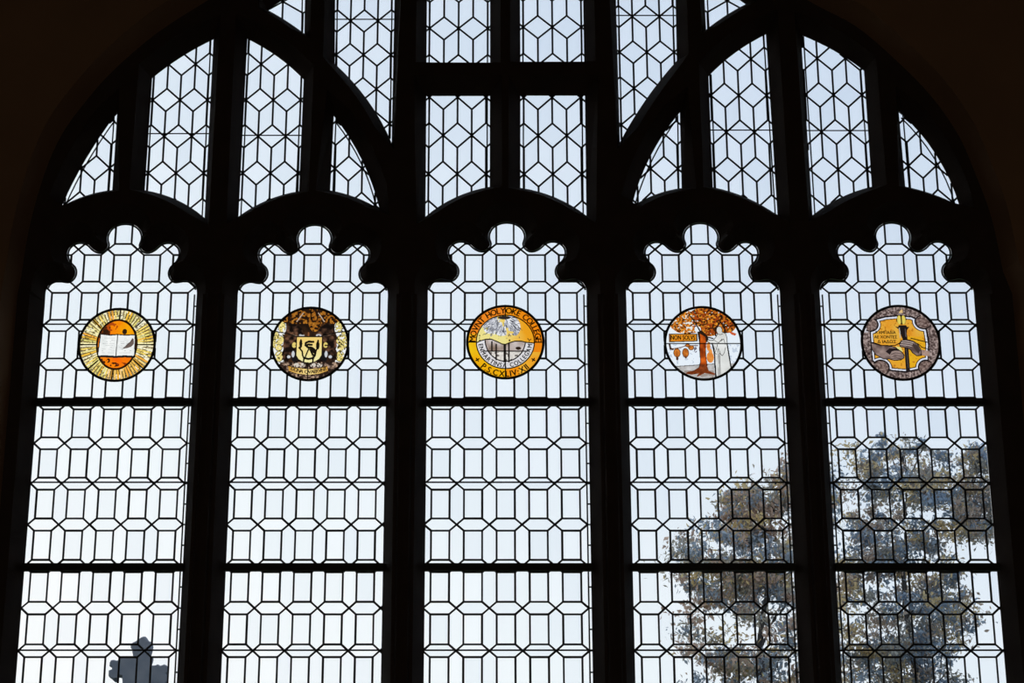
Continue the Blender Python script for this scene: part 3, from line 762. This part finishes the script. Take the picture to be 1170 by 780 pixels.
# ---- 3 college seal
def r3():
    root, x, z, r = roundel(2, 'round orange college seal in stained glass with lettered ring around a tree')
    P = Painter((431, 377, 363, 342), seed=8)
    nz = P.noise(7, 3); n3 = P.noise(40)
    t = (P.X - 90) / 600 + (nz - .5) * .5
    c = P.mix((246, 176, 30), (246, 140, 20), t)
    c = np.where(((P.Y > 380) & (P.X < 431))[..., None], P.mix((252, 206, 28), (240, 170, 14), nz + (P.Y - 520) / 400), c)
    c = np.where(((P.Y > 470) & (P.X > 560))[..., None], P.mix((250, 200, 70), (240, 150, 30), nz), c)
    c = np.where(((P.Y < 300) & (P.X < 431))[..., None], P.mix((236, 140, 36), (224, 120, 30), nz), c)
    P.fill(P.X > -1e9, c, 'lettered_ring')
    inner = P.ell(431, 375, 272, 248)
    sky = P.mix((250, 236, 150), (246, 168, 34), (P.X - 400) / 260 + (nz - .5) * .5 - (P.Y - 330) / 500)
    P.fill(inner, sky, 'tree_scene')
    tree = P.ell(345, 220, 130, 75) | P.ell(455, 210, 110, 80) | P.ell(520, 240, 52, 78) | P.ell(300, 260, 70, 42) | P.ell(400, 280, 70, 40)
    tree &= inner & (P.noise(18) > .22)
    P.fill(tree, P.mix((150, 152, 162), (226, 228, 234), P.noise(26, 2) * 1.6 - .3))
    rs = random.Random(5)
    for _ in range(150):
        px_, py = rs.uniform(225, 560), rs.uniform(145, 320)
        a = math.atan2(py - 150, px_ - 420) + rs.uniform(-.4, .4); L = rs.uniform(20, 46)
        pts = [(px_, py), (px_ + L * .6 * math.cos(a), py + L * .5 * math.sin(a) * .6), (px_ + L * math.cos(a), py + L * .55 * abs(math.sin(a)) + 10)]
        P.fill(P.stroke(pts, rs.uniform(3, 7)) & (tree | (n3 > .5)) & inner, rs.choice([(40, 40, 48), (70, 70, 80), (105, 108, 120), (235, 236, 240)]))
    P.fill(P.ell(420, 150, 60, 16) & inner, (40, 34, 34))
    for (a, b, c_, d) in ((190, 318, 6, 8), (188, 340, 5, 6), (192, 362, 7, 8), (470, 362, 7, 10)): P.fill(P.ell(a, b, c_, d), (50, 35, 15))
    ridge = [(160, 385), (200, 366), (250, 352), (300, 352), (350, 372), (400, 396), (431, 400), (470, 384), (520, 370), (580, 370), (630, 382), (700, 388), (700, 700), (160, 700)]
    gr = inner & P.poly(ridge)
    P.fill(gr, P.mix((196, 192, 196), (222, 222, 228), nz), 'motto_band')
    core = gr & P.ell(431, 350, 185, 200)
    P.fill(core, P.mix((196, 190, 186), (226, 222, 216), n3), 'landscape')
    hill = core & (P.Y < 460)
    P.fill(hill, P.mix((128, 108, 96), (196, 186, 186), P.noise(9, 2) * 1.5 - .25), 'landscape')
    P.fill(core & (P.Y > 470) & (P.noise(34) > .66), (110, 104, 100)); P.fill(P.ell(552, 435, 26, 15), (42, 30, 24))
    for q in ([(305, 375), (305, 455)], [(345, 400), (345, 540)], [(420, 400), (420, 560)], [(465, 390), (465, 560)]): P.line(q, 15, (30, 24, 22))
    P.line([(240, 462), (640, 462)], 11)
    P.fill(gr & ~P.ell(431, 350, 185, 200) & P.ell(431, 350, 196, 211), (18, 14, 12))
    P.line([(640, 345), (655, 362), (672, 350)], 7, (60, 44, 10)); P.line([(655, 362), (655, 385)], 7, (60, 44, 10))
    P.build(root, x, z, r)
    m = MB()
    letters_arc(m, 'MOVNT HOLYOKE COLLEGE', x, z, r * .855, 175, 3, r * .225, sx=.92)
    m.build('ring_lettering', 'paint', root); m = MB()
    letters_arc(m, 'P.S.CXLIV:XII', x, z, r * .86, -130, -50, r * .225, True, sx=.92)
    letters_arc(m, '+', x, z, r * .87, -146, -146, r * .23); letters_arc(m, '+', x, z, r * .87, -34, -34, r * .23)
    m.build('ring_lettering', 'paint', root)
    m = MB(); letters_arc(m, 'ENMARTINSA COLLEGAM', x, z, r * .635, -172, -10, r * .17, True, sx=.85); m.build('motto_lettering', 'paint', root)
    L = [ridge[:12], [(431, 35), (431, 130)], [(431, 400), (431, 718)], [(70, 378), (162, 378)], [(700, 380), (795, 380)]]
    L.append([(431 + 272 * math.cos(t * math.pi / 20), 375 + 248 * math.sin(t * math.pi / 20)) for t in range(41)])
    lead_lines(root, P, x, z, r, L, .0048)
r3()

# ---- 4 tree and robed figure
def r4():
    root, x, z, r = roundel(3, 'round stained glass of an orange leaved tree beside a white robed figure')
    P = Painter((397, 388, 365, 343), seed=12)
    n1 = P.noise(30, 2); n3 = P.noise(50); n2 = P.noise(9, 2)
    P.fill(P.X > -1e9, P.mix((216, 224, 234), (232, 238, 244), n1), 'background_glass'); P.fill((P.noise(24, 2) > .66) & (P.Y > 400), (190, 200, 214))
    gnd = (P.Y > 600 - (P.X - 130) * .045)
    P.fill(gnd, P.mix((160, 156, 154), (206, 206, 208), n1)); P.line([(120, 604), (500, 580)], 6, (60, 54, 52)); P.fill(gnd & (P.Y > 640) & (n1 > .55), (150, 140, 134))
    crown = P.ell(230, 190, 150, 105) | P.ell(430, 165, 190, 110) | P.ell(460, 270, 80, 55) | P.ell(620, 210, 95, 85) | P.ell(250, 270, 110, 30) | P.ell(560, 110, 90, 60)
    crown &= ~P.ell(350, 260, 30, 30)
    edge = P.noise(34) > .10
    cr = crown & edge
    P.fill(cr, P.mix((168, 84, 24), (230, 150, 44), P.noise(44, 2) * 1.9 - .45), 'tree_foliage')
    P.fill(cr & (P.X > 300) & (P.noise(40, 2) < .48), (156, 66, 20)); P.fill(cr & (P.noise(56, 2) > .56), (66, 34, 14)); P.fill(cr & (P.noise(60) > .80) & (P.X < 330), (222, 216, 200)); P.fill(crown & (P.X < 300) & (P.noise(30) > .8), (226, 226, 220))
    P.fill(P.poly([(640, 285), (660, 280), (712, 300), (700, 320), (670, 310)]), (196, 90, 50))
    for q in ([(290, 140), (330, 200), (365, 265), (385, 300)], [(580, 130), (560, 200), (520, 250), (515, 320)], [(565, 190), (600, 235), (610, 290)], [(380, 290), (430, 330), (490, 345)]): P.line(q, 12, (34, 20, 12))
    P.fill(P.poly([(345, 285), (385, 268), (440, 320), (450, 360), (425, 385), (360, 390)]), (38, 26, 18), 'tree_trunk')
    trunk = P.poly([(368, 300), (418, 330), (425, 400), (415, 500), (425, 600), (440, 645), (500, 670), (490, 682), (400, 664), (350, 690), (330, 700), (325, 690), (350, 668), (280, 680), (225, 672), (235, 655), (300, 640), (350, 610), (365, 560), (360, 440)])
    P.fill(trunk, P.mix((120, 44, 12), (214, 96, 24), P.noise(14, 2) * 1.6 - .3), 'tree_trunk'); P.fill(trunk & (P.Y > 585), P.mix((80, 34, 14), (150, 70, 30), n1))
    P.line([(368, 330), (360, 440), (366, 560), (350, 610)], 7, (44, 18, 8)); P.line([(418, 420), (416, 500), (426, 600)], 7, (60, 24, 10))
    P.fill(P.ell(445, 420, 18, 40) | P.ell(458, 520, 34, 50) | P.ell(462, 470, 16, 30), P.mix((200, 110, 40), (236, 160, 80), n1), 'vine_leaf')
    P.fill(P.poly([(75, 300), (345, 300), (345, 372), (75, 380)]), (46, 26, 14), 'banner'); P.fill(P.poly([(86, 310), (334, 308), (334, 364), (86, 370)]), P.mix((224, 130, 30), (246, 172, 44), n2), 'banner')
    P.fill(P.poly([(75, 300), (95, 305), (92, 372), (75, 380)]), (110, 60, 20)); P.line([(80, 400), (88, 440), (110, 445)], 18, (60, 36, 26))
    P.line([(110, 440), (180, 430), (240, 410), (345, 412)], 8, (110, 66, 44))
    for a, b, c_, d in ((148, 478, 34, 42), (228, 478, 32, 44), (282, 430, 28, 24), (250, 410, 24, 16)):
        P.fill(P.ell(a, b, c_, d), (70, 36, 20), 'hanging_fruit'); P.fill(P.ell(a, b, c_ - 6, d - 6), P.mix((150, 76, 24), (216, 130, 50), P.noise(44)), 'hanging_fruit')
    P.fill(P.ell(148, 530, 12, 18) | P.ell(228, 520, 10, 10), (80, 40, 24)); P.fill(P.ell(322, 450, 14, 26) & (n3 > .3), (90, 84, 100))
    fig = [(528, 250), (545, 232), (568, 236), (580, 262), (578, 285), (610, 300), (620, 330), (625, 420), (640, 540), (655, 640), (600, 672), (545, 700), (508, 700), (500, 600), (498, 500), (480, 400), (435, 372), (440, 358), (490, 362), (520, 330), (535, 298), (525, 275)]
    P.fill(P.poly(fig), P.mix((188, 188, 184), (230, 230, 228), P.noise(7, 2)), 'robed_figure')
    P.fill(P.poly([(500, 400), (560, 400), (550, 690), (512, 698)]) & (n2 > .4), (206, 206, 204))
    dk = (48, 44, 42)
    for q in (fig + fig[:1],): P.line(q, 6, dk)
    for q in ([(480, 390), (496, 440), (500, 560), (502, 700)], [(622, 400), (634, 500), (652, 640)]): P.line(q, 12, (16, 14, 14))
    for q in ([(530, 300), (560, 310), (585, 300)], [(560, 370), (590, 350), (605, 400)], [(540, 440), (555, 490), (572, 505), (590, 480), (604, 430)], [(528, 400), (535, 520), (530, 690)], [(500, 360), (540, 385), (575, 350)], [(512, 420), (520, 440), (500, 480), (520, 490)], [(545, 480), (545, 690)]): P.line(q, 5, dk)
    P.build(root, x, z, r)
    m = MB(); f = lambda X, Y: (x + (X - P.cx) / P.rx * r, z - (Y - P.cy) / P.ry * r)
    X_, Z_ = f(208, 337); letters_row(m, 'NON SOLVS', X_, Z_, r * .175, r * .62); m.build('banner_lettering', 'brownpaint', root)
    lead_lines(root, P, x, z, r, [[(33, 392), (755, 392)]], .0042)
r4()

# ---- 5 torch and hands
def r5():
    root, x, z, r = roundel(4, 'round stained glass of hands passing a lit torch on amber ground')
    P = Painter((402, 386, 372, 352), seed=15)
    n1 = P.noise(55, 2); n2 = P.noise(10, 3); n3 = P.noise(36)
    P.fill(P.X > -1e9, P.mix((70, 56, 52), (168, 148, 142), n1 * 2 - .5), 'mottled_ring'); P.fill(P.noise(60) > .82, (44, 34, 34)); P.fill(P.poly([(50, 250), (100, 250), (100, 290), (45, 290)]), (196, 190, 194))
    big = P.poly([(115, 265), (118, 560), (165, 600), (300, 655), (430, 668), (560, 640), (650, 560), (672, 400), (660, 260), (600, 170), (520, 135), (400, 125), (270, 135), (180, 160)])
    corner = lambda g: P.ell(120, 215, 80 + g, 66 + g) | P.ell(630, 190, 80 + g, 66 + g) | P.ell(200, 620, 78 + g, 70 + g) | P.ell(625, 620, 74 + g, 70 + g)
    q = big & ~corner(0)
    P.fill(corner(0) & (P.ell(402, 386, 340, 322)), P.mix((80, 62, 56), (150, 128, 120), n1 * 2 - .5)); 
    P.fill(corner(2) & ~corner(-8) & P.ell(402, 386, 340, 322), (20, 16, 16))
    fr = P.poly([(128, 275), (130, 550), (175, 590), (300, 640), (430, 652), (550, 628), (640, 550), (656, 400), (645, 270), (590, 185), (515, 150), (400, 140), (275, 150), (190, 172)])
    inn = P.poly([(142, 285), (144, 540), (185, 578), (300, 628), (430, 638), (545, 615), (626, 545), (640, 400), (630, 280), (580, 198), (510, 165), (400, 155), (280, 165), (200, 185)])
    P.fill(q, (30, 24, 24), 'quatrefoil_border'); P.fill(fr & ~corner(6), (214, 216, 226), 'quatrefoil_border'); P.fill(fr & ~corner(20) & inn, (30, 22, 16), 'amber_ground')
    am = P.poly([(150, 293), (152, 535), (190, 570), (300, 620), (430, 630), (540, 608), (618, 540), (632, 400), (622, 288), (574, 205), (505, 172), (400, 162), (284, 172), (206, 192)]) & ~corner(28)
    P.fill(am, P.mix((214, 138, 34), (244, 186, 70), n2 * 1.6 - .3), 'amber_ground'); P.fill(am & (P.Y > 430), P.mix((240, 176, 40), (232, 160, 60), n2)); P.fill(am & (P.X > 470) & (P.Y > 330), P.mix((250, 196, 40), (236, 160, 30), n2))
    P.fill(am & (P.noise(40, 2) > .70) & ~P.poly([(150, 280), (390, 280), (390, 400), (150, 400)]), (190, 122, 30))
    P.fill(P.poly([(385, 140), (400, 125), (455, 130), (472, 165), (455, 210), (395, 212), (375, 180)]), (34, 22, 12), 'torch_flame')
    P.fill(P.ell(403, 172, 20, 40) | P.ell(442, 172, 20, 40), (248, 222, 100), 'torch_flame'); P.line([(423, 125), (423, 215)], 10); P.fill(P.poly([(402, 108), (420, 82), (440, 72), (442, 108)]), (236, 196, 130), 'torch_flame')
    P.fill(P.poly([(355, 232), (385, 240), (395, 222), (462, 222), (475, 240), (495, 235), (470, 268), (465, 300), (470, 380), (470, 650), (432, 650), (430, 380), (400, 290), (392, 262)]), (30, 24, 24), 'torch')
    P.line([(452, 260), (455, 330)], 8, (96, 88, 88)); P.line([(450, 430), (455, 620)], 6, (84, 76, 74)); P.line([(398, 250), (402, 340)], 9, (180, 172, 160))
    hand = lambda t: P.mix((88, 70, 66), (156, 134, 126), P.noise(14, 2) * 1.6 - .3)
    P.fill(P.poly([(350, 420), (400, 430), (415, 470), (395, 480)]), (226, 214, 130))
    lh = [(120, 382), (160, 390), (220, 412), (300, 418), (345, 430), (400, 470), (425, 500), (422, 528), (390, 548), (330, 552), (280, 538), (230, 540), (160, 500), (128, 450)]
    P.fill(P.poly(lh), hand(0), 'reaching_hand'); P.line(lh + lh[:1], 8, (24, 18, 18)); P.fill(P.poly([(255, 470), (290, 440), (350, 440), (390, 462), (340, 462), (310, 470), (290, 500)]), (36, 28, 28))
    for q in ([(300, 500), (340, 480), (400, 492)], [(310, 520), (360, 505), (415, 515)], [(300, 538), (350, 530), (390, 538)]): P.line(q, 5, (54, 42, 40))
    P.fill(P.poly([(575, 450), (660, 462), (662, 515), (590, 505)]), P.mix((140, 112, 100), (186, 156, 140), n3), 'holding_hand')
    rh = [(388, 400), (405, 370), (450, 355), (520, 372), (560, 400), (585, 450), (588, 505), (545, 510), (505, 480), (490, 455), (455, 435), (395, 425)]
    P.fill(P.poly(rh), hand(0), 'holding_hand'); P.line(rh + rh[:1], 8, (24, 18, 18)); P.fill(P.poly([(500, 395), (560, 410), (580, 460), (560, 490), (530, 450)]), (66, 52, 48))
    for q in ([(400, 385), (460, 392), (510, 402)], [(395, 405), (450, 410), (500, 420)], [(420, 370), (470, 375), (520, 388)]): P.line(q, 6, (190, 172, 164)); P.line([(a, b + 7) for a, b in q], 4, (44, 34, 34))
    P.line([(120, 385), (210, 412), (300, 415), (350, 412), (400, 385)], 9); P.line([(500, 345), (560, 360), (660, 385)], 9); P.line([(560, 395), (600, 430), (660, 450)], 8)
    P.build(root, x, z, r)
    m = MB(); f = lambda X, Y: (x + (X - P.cx) / P.rx * r, z - (Y - P.cy) / P.ry * r)
    for t_, X, Y, W in (('Λ AMΠAΔIA', 262, 292, 195), ('AE XONTEΣ', 262, 334, 215), ('Δ IAΔΩΣ', 270, 378, 175)):
        a, b = f(X, Y); letters_row(m, t_, a, b, r * .115, W / P.rx * r)
    m.build('lettering', 'brownpaint', root)
r5()

# ================================================================ OUTSIDE
# stone cross finial on the porch gable
def cross():
    Y = 12.4
    pts = [(455, 470), (475, 405), (460, 335), (453, 255), (490, 200), (540, 172), (575, 140), (605, 128), (640, 134), (668, 172), (705, 200), (738, 235), (737, 320), (715, 400), (698, 470),
           (740, 484), (790, 480), (822, 465), (850, 486), (905, 468), (945, 484), (965, 530), (962, 575), (935, 600), (952, 632), (960, 690), (935, 742), (875, 765), (810, 757), (752, 745), (752, 1050), (395, 1050),
           (395, 745), (335, 738), (280, 740), (232, 752), (195, 730), (170, 685), (176, 622), (214, 600), (214, 578), (183, 560), (188, 515), (205, 482), (245, 474), (288, 490), (330, 478), (372, 468), (412, 482)]
    P2 = [at2(110 + a / 12, 715 + b / 12, Y) for a, b in pts]
    zb = min(q[1] for q in P2); cxx = (P2[30][0] + P2[31][0]) / 2
    root = empty('stone_cross', (cxx, Y + .09, zb)); tag(root, 'grey stone cross finial outside, seen through the foot of the book lancet', 'cross')
    sh = ccw(P2); n = len(sh); cx_ = cxx; cz_ = sum(q[1] for q in sh) / n
    m = MB(); lay = [(.96, Y), (1, Y + .025), (1, Y + .155), (.96, Y + .18)]
    ns_ = vnormals(sh, True)
    for s_, y in lay: m.v += [(q[0] + nn[0] * (1 - s_) * .3, y, q[1] + nn[1] * (1 - s_) * .3) for q, nn in zip(sh, ns_)]
    for k in range(3): m.f += [(k * n + i, k * n + (i + 1) % n, (k + 1) * n + (i + 1) % n, (k + 1) * n + i) for i in range(n)]
    tris = tessellate_polygon([[Vector((q[0], q[1], 0)) for q in sh]]); m.f += [tuple(t) for t in tris] + [tuple(i + 3 * n for i in t) for t in tris]
    m.build('cross_head', 'outstone', root)
    m = MB(); hw = .16; m.box((cxx - hw, Y - .07, zb - .18), (cxx + hw, Y + .25, zb)); m.box((cxx - .22, Y - .12, zb - .26), (cxx + .22, Y + .30, zb - .18)); m.build('pedestal', 'outstone', root)
    zt = zb - .26; g = MB()
    prof_ = [(cxx - 2.4, 0 - .1), (cxx + 2.4, -.1), (cxx + 2.4, zt - 2.2), (cxx + .22, zt), (cxx - .22, zt), (cxx - 2.4, zt - 2.2)]
    g.add([(a, Y - .1, b) for a, b in prof_] + [(a, Y + 5, b) for a, b in prof_], [tuple(range(6)), tuple(range(11, 5, -1))] + [(i, (i + 1) % 6, (i + 1) % 6 + 6, i + 6) for i in range(6)])
    tag(g.build('wall_porch_gable', 'outstone'), kind='structure')
cross()

def tree(label, cu, ctop, hwid_px, Y, seed, palette, nclump, weights, lobes):
    rs = np.random.RandomState(seed); sc = (Y - CAM.y) / F / math.cos(TH) * 1.03
    top = at(cu, ctop, Y); ground = -.1; hw = hwid_px * sc
    root = empty('autumn_tree', (top.x, Y, ground)); tag(root, label, 'tree', 'trees outside the window')
    m = MB(); H = top.z
    trunk_top = Vector((top.x, Y, H * .93)); pts = [Vector((top.x + .12 * math.sin(i * 1.3 + seed), Y + .1 * math.cos(i), ground + (H * .95 - ground) * i / 8)) for i in range(9)]
    for i in range(8): m.rod(pts[i], pts[i + 1], .16 * (1 - i / 8.6), 9, .16 * (1 - (i + 1) / 8.6))
    m.build('trunk', 'bark', root, True)
    cz = []
    # clump centres inside the lobes (photo px centre + px radii), spread in depth
    for k in range(nclump):
        lb = lobes[rs.choice(len(lobes), p=weights)]; u0, v0, ru, rv = lb
        while True:
            d = rs.uniform(-1, 1, 3)
            if .25 < (d ** 2).sum() < 1: break
        c = at(u0, v0, Y); cz.append((c.x + d[0] * ru * sc, Y + d[1] * min(ru, 90) * sc, c.z + d[2] * rv * sc))
    b = MB()
    cz.sort(key=lambda c: math.hypot(c[0] - top.x, c[1] - Y))
    nodes = [tuple(p) for p in pts[3:]]; nr = [.03] * len(nodes)
    for c in cz:                                                       # every leafy clump hangs on the nearest wood already grown
        k = min(range(len(nodes)), key=lambda i: (nodes[i][0] - c[0]) ** 2 + (nodes[i][1] - c[1]) ** 2 + ((nodes[i][2] - c[2]) + .25) ** 2)
        r0 = max(.004, nr[k] * .72); b.rod(nodes[k], c, r0, 5, r0 * .7); nodes.append(tuple(c)); nr.append(r0)
    b.build('branches', 'bark', root)
    # leaves: folded leaf blades scattered in flattened clumps
    pal = np.array(palette); V = []; Fc = []; col = []
    for c in cz:
        nl = rs.randint(60, 130); rad = rs.uniform(.06, .15); cc = pal[rs.choice(len(pal), p=[.36, .24, .25, .15])]
        pos = np.array(c) + rs.normal(0, 1, (nl, 3)) * np.array([rad * 1.1, rad, rad * .6])
        for p in pos:
            L = rs.uniform(.024, .055); w_ = L * rs.uniform(.35, .55)
            d = rs.normal(0, 1, 3); d[2] -= .6; d /= np.linalg.norm(d); e = np.cross(d, rs.normal(0, 1, 3)); e /= np.linalg.norm(e) + 1e-9; nn = np.cross(d, e)
            n0 = len(V); V += [p - d * L, p + e * w_ + nn * w_ * .35, p + d * L, p - e * w_ + nn * w_ * .35]; Fc += [(n0, n0 + 1, n0 + 2), (n0, n0 + 2, n0 + 3)]
            q = (cc if rs.rand() > .15 else pal[rs.randint(len(pal))]) * rs.uniform(.7, 1.3); col += [q] * 6
    o = mesh('foliage', V, Fc, 'leaf', root); a = o.data.attributes.new('tint', 'FLOAT_COLOR', 'CORNER')
    col = np.clip(np.array(col), 0, .9); a.data.foreach_set('color', np.concatenate([col, np.ones((len(col), 1))], 1).astype(np.float32).ravel())
PA = [(.38, .46, .56), (.48, .45, .38), (.60, .46, .38), (.78, .62, .34)]  # leaf colours paled and blued: distance haze is mixed into both palettes
PB = [(.33, .42, .54), (.38, .38, .36), (.50, .41, .35), (.70, .57, .34)]
tree('autumn tree outside with brown and ochre leaves, seen through the tree and robed figure lancet', 868, 548, 100, 21.0, 4, PA, 330,
     [.12, .24, .28, .10, .26], [(852, 585, 34, 38), (850, 640, 78, 45), (868, 720, 92, 60), (925, 560, 30, 40), (860, 840, 110, 80)])
tree('dense autumn tree outside, hazed blue grey, seen through the torch and hands lancet', 1032, 508, 110, 24.0, 9, PB, 480,
     [.10, .20, .34, .10, .26], [(1030, 535, 55, 34), (1045, 590, 95, 50), (1020, 700, 88, 80), (1125, 560, 30, 50), (1030, 850, 120, 90)])

# ================================================================ LIGHT
w = bpy.data.worlds.new('sky'); S.world = w; w.use_nodes = True; nt = w.node_tree; nt.nodes.clear()
out = nt.nodes.new('ShaderNodeOutputWorld'); bg = nt.nodes.new('ShaderNodeBackground'); tc = nt.nodes.new('ShaderNodeTexCoord')
dot = nt.nodes.new('ShaderNodeVectorMath'); dot.operation = 'DOT_PRODUCT'; dot.inputs[1].default_value = (.55, 0, 1.0)
r = nt.nodes.new('ShaderNodeValToRGB'); e = r.color_ramp.elements
e[0].position = .02; e[0].color = (*lin((249, 251, 252)), 1); e[1].position = .62; e[1].color = (*lin((196, 212, 233)), 1)
x = e.new(.16); x.color = (*lin((238, 245, 249)), 1); x = e.new(.34); x.color = (*lin((221, 232, 243)), 1)
nt.links.new(tc.outputs['Generated'], dot.inputs[0]); nt.links.new(dot.outputs['Value'], r.inputs[0]); nt.links.new(r.outputs[0], bg.inputs[0]); nt.links.new(bg.outputs[0], out.inputs[0])
bg.inputs[1].default_value = 1.14
ld = bpy.data.lights.new('room_fill', 'AREA'); ld.energy = 42; ld.size = 3; ld.color = (1, .78, .55); lo = bpy.data.objects.new('room_fill', ld); C.objects.link(lo)  # added warm fill light, unseen, brightens the inner wall and stone faces
lo.location = (0, -10.5, .9); lo.rotation_euler = (math.radians(105), 0, 0)
vs = S.view_settings; vs.view_transform = 'Standard'; vs.look = 'None'; vs.exposure = 0; vs.gamma = 1; vs.use_curve_mapping = False
S.cycles.max_bounces = 12; S.cycles.transmission_bounces = 12; S.cycles.transparent_max_bounces = 16
